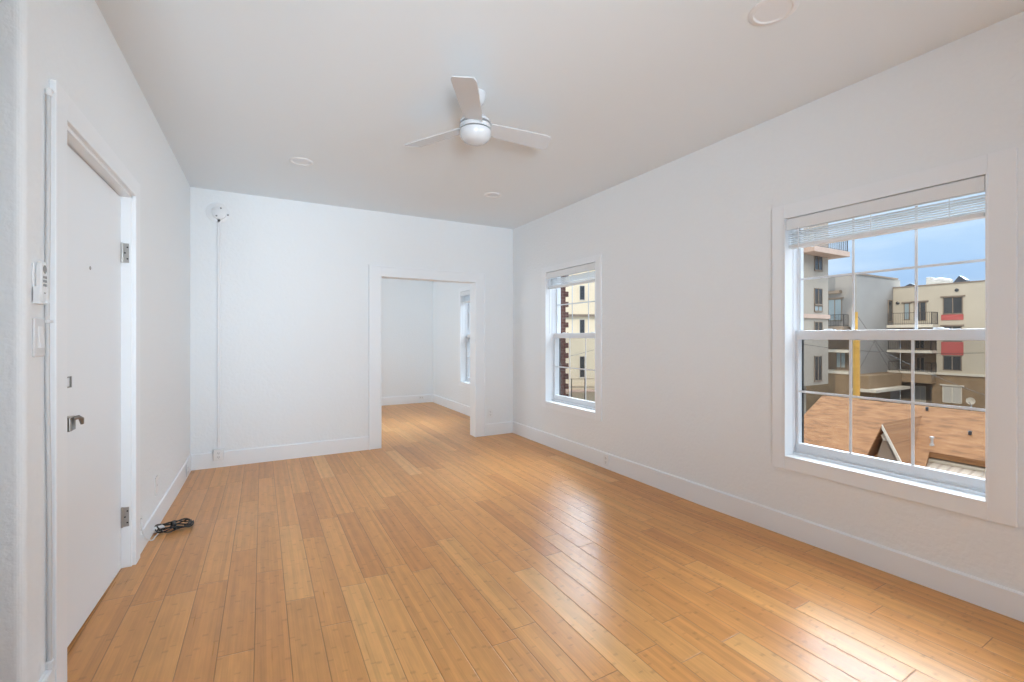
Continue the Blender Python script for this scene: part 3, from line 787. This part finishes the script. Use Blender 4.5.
def railing(parent, pts, z, h=1.0, step=.14, r=.018, name='railing'):
    w = MB()
    for a, b in zip(pts[:-1], pts[1:]):
        a = Vector((*a, 0)); b = Vector((*b, 0)); n = max(2, int((b - a).length / step))
        w.tube([(a.x, a.y, z + h), (b.x, b.y, z + h)], r * 1.4, 6); w.tube([(a.x, a.y, z + .08), (b.x, b.y, z + .08)], r, 6)
        for k in range(n + 1):
            p = a.lerp(b, k / n); rr = r * (1.8 if k in (0, n) else .6)
            w.tube([(p.x, p.y, z), (p.x, p.y, z + h)], rr, 5)
    return w.build(name, M_iron, parent)
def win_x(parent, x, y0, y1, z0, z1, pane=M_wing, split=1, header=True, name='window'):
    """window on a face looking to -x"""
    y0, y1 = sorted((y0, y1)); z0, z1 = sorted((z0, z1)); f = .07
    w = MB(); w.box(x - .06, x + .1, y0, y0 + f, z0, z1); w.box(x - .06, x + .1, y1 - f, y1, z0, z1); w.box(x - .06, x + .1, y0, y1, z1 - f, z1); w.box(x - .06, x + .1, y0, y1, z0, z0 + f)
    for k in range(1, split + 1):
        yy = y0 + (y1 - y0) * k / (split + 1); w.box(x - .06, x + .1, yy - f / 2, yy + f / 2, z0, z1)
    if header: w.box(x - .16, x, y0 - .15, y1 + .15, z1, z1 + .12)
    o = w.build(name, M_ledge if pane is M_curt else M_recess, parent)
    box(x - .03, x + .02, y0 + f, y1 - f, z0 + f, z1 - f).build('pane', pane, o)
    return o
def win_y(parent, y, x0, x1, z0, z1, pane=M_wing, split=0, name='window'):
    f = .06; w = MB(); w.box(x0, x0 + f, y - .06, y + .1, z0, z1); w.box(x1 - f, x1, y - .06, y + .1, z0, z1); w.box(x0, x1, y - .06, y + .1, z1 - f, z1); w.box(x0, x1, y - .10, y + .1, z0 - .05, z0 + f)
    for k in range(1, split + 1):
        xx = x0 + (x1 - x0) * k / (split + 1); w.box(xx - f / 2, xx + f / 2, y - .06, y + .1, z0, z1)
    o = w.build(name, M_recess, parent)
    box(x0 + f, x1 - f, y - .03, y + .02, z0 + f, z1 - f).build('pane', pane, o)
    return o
def Rx(pxl, pyt, pxr, pyb, x):     # measured rectangle on plane x
    y1, z1 = onX(pxl, pyt, x); y0, z0 = onX(pxr, pyb, x)
    zm_ = .5 * ((pxl + pxr))
    return y0, y1, onX(zm_, pyb, x)[1], onX(zm_, pyt, x)[1]

# --- apartment block with red panels
FXX = 56.0; RTZ = 6.15; YJ = 21.4; YR = 18.05; ZL = -2.1; ZU = 2.35
ap = empty('apartment_building', (60, 10, GZ)); tag(ap, 'cream apartment block with red panels under its windows', 'building')
w = MB(); w.box(57.8, 70, -14, YJ, GZ, RTZ)
w.box(FXX, 57.8, -14, YR, GZ, RTZ); w.box(FXX, 57.8, YR, YJ, ZU, RTZ); w.build('wall', M_cream, ap)
w = MB(); w.box(FXX - .1, 57.8, -14, YR - .4, GZ, ZL - .2); w.box(FXX - .1, FXX + .2, YR - .4, YR + .3, GZ, ZL - .2); w.build('base_wall', M_brown, ap)
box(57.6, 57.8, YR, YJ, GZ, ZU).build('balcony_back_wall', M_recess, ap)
w = MB(); w.box(FXX - .3, FXX + .1, -14, YR, ZL - .2, ZL); w.box(FXX - 1.2, 57.7, YR - .1, YJ + .3, ZL - .2, ZL); w.box(FXX - 1.3, 57.7, YR - .1, YJ + .3, -.30, -.05); w.build('ledge', M_ledge, ap)
box(FXX - 1.1, 57.6, YR, YJ + .2, ZL - 1.05, ZL - .2).build('balcony_parapet', M_brown, ap)
w = MB(); w.box(FXX - 1.4, 57.8, YR - .2, YJ, 2.15, 2.42); w.build('balcony_slab', M_ledge, ap)
railing(ap, [(FXX, YR - .1), (FXX - 1.35, YR - .1), (FXX - 1.35, YJ - .1)], 2.42, 1.15)
railing(ap, [(FXX, YR), (FXX - 1.2, YR), (FXX - 1.2, YJ - .1)], -.05, 1.0)
railing(ap, [(FXX, YR), (FXX - 1.15, YR), (FXX - 1.15, YJ - .1)], ZL, .9)
win_x(ap, FXX, *Rx(943, 297, 963, 314, FXX), split=1)
y0, y1, z0, z1 = Rx(941.5, 314.5, 963.5, 320, FXX); box(FXX - .08, FXX, y0, y1, z0, z1).build('red_panel', M_red, ap)
win_x(ap, FXX, *Rx(943, 326, 962, 341.5, FXX), split=1)
y0, y1, z0, z1 = Rx(941.5, 342, 963.5, 355, FXX); box(FXX - .08, FXX, y0, y1, z0, z1).build('red_panel', M_red, ap)
win_x(ap, FXX, *Rx(943, 355.5, 962, 370.5, FXX), split=1, header=False)
win_x(ap, FXX - .1, *Rx(943, 386, 962.5, 403, FXX), pane=M_curt, split=1)
win_x(ap, FXX, *Rx(914, 302, 926.5, 321, FXX), split=1, name='balcony_door')
win_x(ap, FXX, *Rx(904, 303, 910, 320, FXX), pane=M_lpane, split=0, name='balcony_window')
for (a, b, c, d) in ((916, 357, 925, 371), (915, 340, 925, 349), (889, 355, 898, 368), (889, 339, 899, 349)):
    win_x(ap, 57.6, *Rx(a, b, c, d, 57.6), header=False, name='balcony_door')
win_x(ap, 57.6, *Rx(915, 386, 926, 402, 57.6), pane=M_curt, header=False)
yy, zz = onX(957, 290, FXX); k = MB(); k.lathe([(.14, 0), (.14, -.12), (.06, -.16)], (FXX, yy, zz), axis='x', seg=14); k.build('vent_cap', M_wing, ap)
yy, zz = onX(898, 303, FXX); k = MB(); k.lathe([(.14, 0), (.14, -.12), (.06, -.16)], (FXX, yy, zz), axis='x', seg=14); k.build('vent_cap', M_wing, ap)
w = MB(); w.box(FXX - .06, FXX + .3, -14, YJ, RTZ, RTZ + .12); w.build('parapet_cap', M_recess, ap)
# roof equipment
y0, z0 = onX(931, 283, 59); y1, z1 = onX(951, 277, 59)
r_ = empty('rooftop_duct', (59, (y0 + y1) / 2, RTZ)); tag(r_, 'white rooftop duct on the cream apartment block', 'duct')
w = MB(); w.tube([(59, y1, RTZ + .35), (59, (y0 + y1) / 2, RTZ + .6), (59, y0, RTZ + .5)], .40, 14); w.build('duct_tube', M_metal, r_, smooth=True)
w = MB(); w.box(58.7, 59.3, y0 - .2, y0 + .3, RTZ, RTZ + 1.1); w.build('duct_riser', M_metal, r_, bevel=.05)
for (pa, pb, hgt, lb) in ((952, 968, 1.15, 'dark tilted panel on the roof right of the white duct'), (926, 934, 1.2, 'dark small panel on the roof left of the white duct'), (900, 922, .75, 'long low dark panel on the roof behind the balcony')):
    y1, _ = onX(pa, 283, 60.5); y0, _ = onX(pb, 283, 60.5)
    pn = MB(); pn.prism([(y0, RTZ + .12), (y0 + .1, RTZ + hgt * .6), ((y0 + y1) / 2, RTZ + hgt), (y1, RTZ + .3), (y1, RTZ + .12)], 'x', 60.3, 61.3)
    tag(pn.build('roof_panel', M_panel), lb, 'roof panel', 'dark roof panels')

# --- grey wing in front
gw = empty('apartment_wing', (52, 23.5, GZ)); tag(gw, 'grey stucco apartment wing with plain side wall left of the red-panelled block', 'building')
GX = 48.7; GT = 7.1
w = MB(); w.box(GX, 57.6, YJ + .02, 30, 2.2, GT); w.box(GX + 1.8, 57.6, YJ + .02, 30, GZ, 2.2); w.box(GX, GX + 1.8, YJ, YJ + .5, GZ, 2.2); w.build('wall', M_gstuc, gw)
w = MB(); w.box(GX - .08, 57, YJ - .06, YJ + .4, GT, GT + .14); w.box(GX - .08, GX + .3, YJ, 30, GT, GT + .14); w.build('parapet_cap', M_recess, gw)
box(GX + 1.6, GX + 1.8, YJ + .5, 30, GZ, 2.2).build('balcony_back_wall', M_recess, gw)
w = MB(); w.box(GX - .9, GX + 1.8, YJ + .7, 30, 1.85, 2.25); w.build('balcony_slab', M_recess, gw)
w = MB(); w.box(GX - .3, GX + 1.8, YJ + .5, 30, -.25, 0); w.box(GX - .3, GX + 1.8, YJ + .5, 30, -2.3, -2.05); w.build('ledge', M_ledge, gw)
box(GX - .2, GX + 1.8, YJ + .5, 30, GZ, -2.3).build('base_wall', M_brown, gw)
w = MB(); w.box(GX - .1, 55, YJ - .15, YJ + .1, GZ, -2.25); w.box(GX - .6, 54.6, YJ - 1.2, YJ, -3.5, -2.3); w.build('side_base_wall', M_brown, gw)
box(GX - .9, 54.6, YJ - 1.9, YJ, -3.75, -3.5).build('porch_roof', M_ledge, gw)
railing(gw, [(GX, YJ + .7), (GX - .85, YJ + .7), (GX - .85, 28)], 2.25, 1.1)
win_x(gw, GX, *Rx(828, 299, 842, 321, GX), pane=M_lpane, split=1, name='balcony_door')
y0, y1, z0, z1 = Rx(826, 291, 842, 294, GX); box(GX - .5, GX, y0, y1, z0, z1).build('awning', M_recess, gw)
win_x(gw, GX + 1.6, *Rx(836, 352, 846, 368, GX + 1.6), pane=M_lpane, header=False)
xa = onY(888, 308, YJ)[0]; xb = onY(892, 308, YJ)[0]; za = onY(890, 322, YJ)[1]; zb = onY(890, 300, YJ)[1]
win_y(gw, YJ, xa, xb, za, zb)

# --- tower
TY = 20.9
tw = empty('apartment_tower', (38.5, 24, GZ)); tag(tw, 'pale stucco tower with narrow windows at the left edge of the near window view', 'building')
w = MB(); w.box(33, 42.7, TY, 26, -2.8, 13); w.box(34, 41, TY + .9, 26, GZ, -2.8); w.build('wall', M_tower, tw)
za = onY(818, 318.5, TY)[1]; zb = onY(818, 314.5, TY)[1]
box(33, 42.8, TY - .12, TY, za, zb).build('band', M_peach, tw)
za = onY(820, 253.5, TY - .8)[1]
box(38.2, 43.7, TY - 1.2, TY + 2, za, za + .42).build('balcony_slab', M_peach, tw)
railing(tw, [(38.5, TY - 1.1), (43.5, TY - 1.1), (43.5, TY + 1.8)], za + .42, 1.1)
for (a, b, c, d, pn) in ((814, 254, 822, 271, M_wing), (814, 288, 822, 305, M_wing), (814, 305.5, 822, 311.5, M_lpane), (814, 321.5, 822, 336, M_wing), (814, 356, 821.5, 380.5, M_wing)):
    x0, z1 = onY(a, b, TY); x1, z0 = onY(c, d, TY)
    win_y(tw, TY, x0, x1, z0, z1, pane=pn, split=1)

# --- cream building seen by the back window
cbd = empty('cream_building', (19, 30, GZ)); tag(cbd, 'bright cream building with narrow windows seen through the back corner window', 'building')
M_yc = mat('warm_cream_stucco', (0.96, 0.84, 0.63), 0.9, var=(.5, .04), bump=(5, .2, .02))
rz = Matrix.Translation((20.5, 28, 0)) @ Matrix.Rotation(math.radians(-24), 4, 'Z')
def rbox(x0, x1, y0, y1, z0, z1): return MB().box(x0, x1, y0, y1, z0, z1, rz)
def onF(px, py):          # measured point on the tilted facade -> local x, z
    n = rz.to_3x3() @ Vector((0, -1, 0)); p0 = rz @ Vector((0, 0, 0)); r = Vector(ray(px, py)); c = Vector((0, 0, EYE))
    t = (p0 - c).dot(n) / r.dot(n); q = rz.inverted() @ (c + r * t); return q.x, q.z
rbox(-9, 4.5, 0, 8, GZ, 12).build('wall', M_yc, cbd)
for (a, b, c, d) in ((579.8, 286, 584.4, 299.8), (579.8, 319.8, 584.4, 334), (579.8, 356.5, 584.4, 377)):
    x0, z1 = onF(a, b); x1, z0 = onF(c, d)
    f = MB(); f.box(x0 - .05, x1 + .05, -.07, .05, z0 - .08, z0, rz); f.box(x0 - .05, x0, -.05, .05, z0, z1, rz); f.box(x1, x1 + .05, -.05, .05, z0, z1, rz); f.box(x0 - .05, x1 + .05, -.05, .05, z1, z1 + .05, rz)
    f = f.build('window', M_ledge, cbd)
    rbox(x0, x1, -.03, .03, z0, z1).build('pane', mat('olive_pane', (.14, .13, .07), .4), f) if False else rbox(x0, x1, -.03, .03, z0, z1).build('pane', M_wing, f)
_, zz = onF(582, 316.5); w = MB(); w.box(-9, 4.5, -.25, 0, zz, zz + .16, rz); w.build('ledge', M_recess, cbd)
_, zz = onF(582, 391); w = MB(); w.box(-9, 4.5, -.9, 0, zz, zz + .12, rz); w.build('walkway_slab', M_peach, cbd)
zt = onF(582, 378)[1]
w = MB()
for q in (zt, zt - .55, zz + .35): w.box(-9, 4.5, -.9, -.86, q, q + .03, rz)
for k in range(11):
    x_ = onF(582, 380)[0] + (k - 5) * 1.0; w.box(x_ - .03, x_ + .03, -.92, -.84, zz - .5, zt + .05, rz)
w.build('railing', M_iron, cbd)

# --- brick building edge
bb_ = empty('brick_building', (5.3, 11, GZ)); tag(bb_, 'dark red brick building corner beside the back corner window view', 'building')
box(3.9, 6.47, 9, 9.9, GZ, 7).build('wall', M_brick, bb_)
w = MB()
for k in range(44):
    z = GZ + 2 + k * .25
    w.box(6.44, 6.55, 8.99, 9.9, z, z + .125)
w.build('corner_bricks', M_brick, bb_)

# --- orange roofed house
ho = empty('orange_roof_house', (19, 5, GZ)); tag(ho, 'low house with an orange shingle roof and small gable, below the near window', 'house')
RXr, RZr, SL = 19.0, -1.0, .5
Y0h, Y1h = -2.0, 9.5
box(12.6, 25.4, -1.7, 9.1, GZ, -4.4).build('wall', M_cream, ho)
def slab(pts, th):
    w = MB(); t = [w.bm.verts.new(p) for p in pts]; b = [w.bm.verts.new((p[0], p[1], p[2] - th)) for p in pts]
    w.bm.faces.new(t); w.bm.faces.new(b[::-1]); n = len(pts)
    for i in range(n): w.bm.faces.new([t[i], b[i], b[(i + 1) % n], t[(i + 1) % n]])
    return w
def rp(x, y): return (x, y, RZr - abs(RXr - x) * SL)
YV = 5.60
slab([rp(RXr, Y1h), rp(RXr, Y0h), rp(16.9, Y0h), rp(16.9, YV), rp(12.0, YV - .95), rp(12.0, Y1h)], .16).build('front_roof', M_shingle, ho)
slab([rp(RXr, Y0h), rp(RXr, Y1h), rp(26, Y1h), rp(26, Y0h)], .16).build('rear_roof', M_shingle, ho)
box(16.8, 25, Y0h + .3, YV, GZ, -2.25).build('side_wall', M_cream, ho)
w = MB(); w.prism([(12.4, -4.45), (RXr, -1.15), (25.6, -4.45)], 'y', 9.0, 9.15); w.build('gable_wall', M_cream, ho)
slab([(16.9, YV - .02, -2.30), (16.9, Y0h, -2.30), (13.6, Y0h, -2.9), (13.6, YV + .5, -2.9)], .10).build('porch_roof', M_patio, ho)
w = MB(); w.box(13.7, 16.9, YV - .2, YV - .05, GZ, -3.1); w.build('porch_wall', M_cream, ho)
# gable dormer
ya, zam = onX(885, 424, 16.0); yl, zl = onX(867, 456, 16.0); yr, zr = onX(909, 461, 16.0)
zb_ = (zl + zr) / 2
w = MB(); w.prism([(yl - .12, zb_ - .35), (ya, zam - .10), (yr + .12, zb_ - .35)], 'x', 16.12, 16.3); w.build('dormer_wall', mat('gable_siding', (.36, .29, .23), .9, var=(2, .08)), ho)
def dorm(side, yb):
    s_ = slab([(15.85, ya, zam + .03), (18.6, ya, zam + .03), (18.6, yb, zb_ - .3), (15.85, yb, zb_ - .3)], .07)
    return s_
dorm(1, yl + .06).build('dormer_roof', M_shingle, ho); dorm(-1, yr - .06).build('dormer_roof', M_shingle, ho)
for yb in (yr - .04,):
    w = MB(); w.prism([(ya, zam + .0), (ya, zam - .13), (yb + (.05 if yb < ya else -.05), zb_ - .34), (yb, zb_ - .28)], 'x', 15.80, 15.86); w.build('rake_board', M_ledge, ho)
w = MB(); w.prism([(ya + .12, zam - .36), (ya, zam - .22), (ya - .12, zam - .36), (ya - .06, zam - .5), (ya + .06, zam - .5)], 'x', 16.05, 16.14); w.build('gable_vent', M_ledge, ho)
yv, zv = onX(932, 448, 17.2)
w = MB(); zz = RZr - (RXr - 17.2) * SL
w.lathe([(.08, -.1), (.05, .02), (.03, .05), (.03, .18), (.05, .19), (.05, .24), (.02, .25)], (17.2, yv, zz), seg=14); w.build('vent_pipe', M_metal, ho)
for (px_, py_) in ((927, 405), (970, 434)):
    xx = 18.8 if py_ < 410 else 17.9
    yv, _ = onX(px_, py_, xx); w = MB(); zz = RZr - (RXr - xx) * SL; w.lathe([(.04, -.05), (.04, .07), (.05, .08), (.02, .11)], (xx, yv, zz), seg=12); w.build('roof_vent', M_wing, ho)

# --- pole and wires
PXX = 24.0
yp, zt = onX(856.3, 312, PXX); yb0, _ = onX(856.8, 393, PXX)
po = empty('utility_pole', (PXX, yp, GZ)); tag(po, 'yellow guarded utility pole rising behind the orange roof', 'pole')
w = MB(); w.tube([(PXX, yb0, GZ), (PXX, yp, 1.1)], .135, 16); w.build('pole_shaft', M_yel, po, smooth=True)
w = MB(); w.tube([(PXX, yp, 1.0), (PXX, yp, zt)], .06, 10); w.build('pole_top', M_yel, po, smooth=True)
def wire(label, a, b, sag, r=.009):
    a, b = Vector(a), Vector(b); pts = []
    for k in range(25):
        t = k / 24; p = a.lerp(b, t); p.z -= sag * 4 * t * (1 - t); pts.append(p)
    w = MB(); w.tube(pts, r, 6); tag(w.build('overhead_wire', M_wire), label, 'wire', 'overhead wires')
def at(px, py, x): y, z = onX(px, py, x); return (x, y, z)
wire('overhead wire crossing the view above the red panel window', at(780, 340, 26), at(1010, 352, 22), .3)
wire('thin wire slanting down right from the yellow pole', (PXX, yp, zt - .1), at(905, 378, 30), .1)
wire('wire slanting down toward the cream block ground floor', at(885, 352, 30), at(1000, 400, 26), .15)
wire('wire sloping down left from the grey wing side wall', at(880, 330, 34), at(850, 385, 34), .1, .007)
wire('wire crossing the grey wing side wall toward the balconies', at(868, 330, 30), at(890, 370, 30), .05, .007)
wire('wire across the cream building in the back corner window', (6.55, 9.4, .72), tuple(rz @ Vector((4.3, -.05, 1.2))), .12, .008)
# satellite dish
dy, dz = onX(971, 401, 54)
sd = empty('satellite_dish', (54, dy, dz - .9)); tag(sd, 'pale satellite dish standing before the brown base wall', 'satellite dish')
w = MB(); w.lathe([(.02, 0), (.18, -.03), (.30, -.10), (.31, -.09), (.18, -.015)], (54, dy, dz), axis='x', seg=24); w.build('dish', M_ledge, sd, smooth=True)
w = MB(); w.tube([(54.1, dy, GZ), (54.1, dy, dz)], .05, 8); w.build('mast', M_metal, sd)
w = MB(); w.tube([(54, dy, dz - .3), (53.4, dy, dz)], .03, 6); w.build('arm', M_metal, sd)
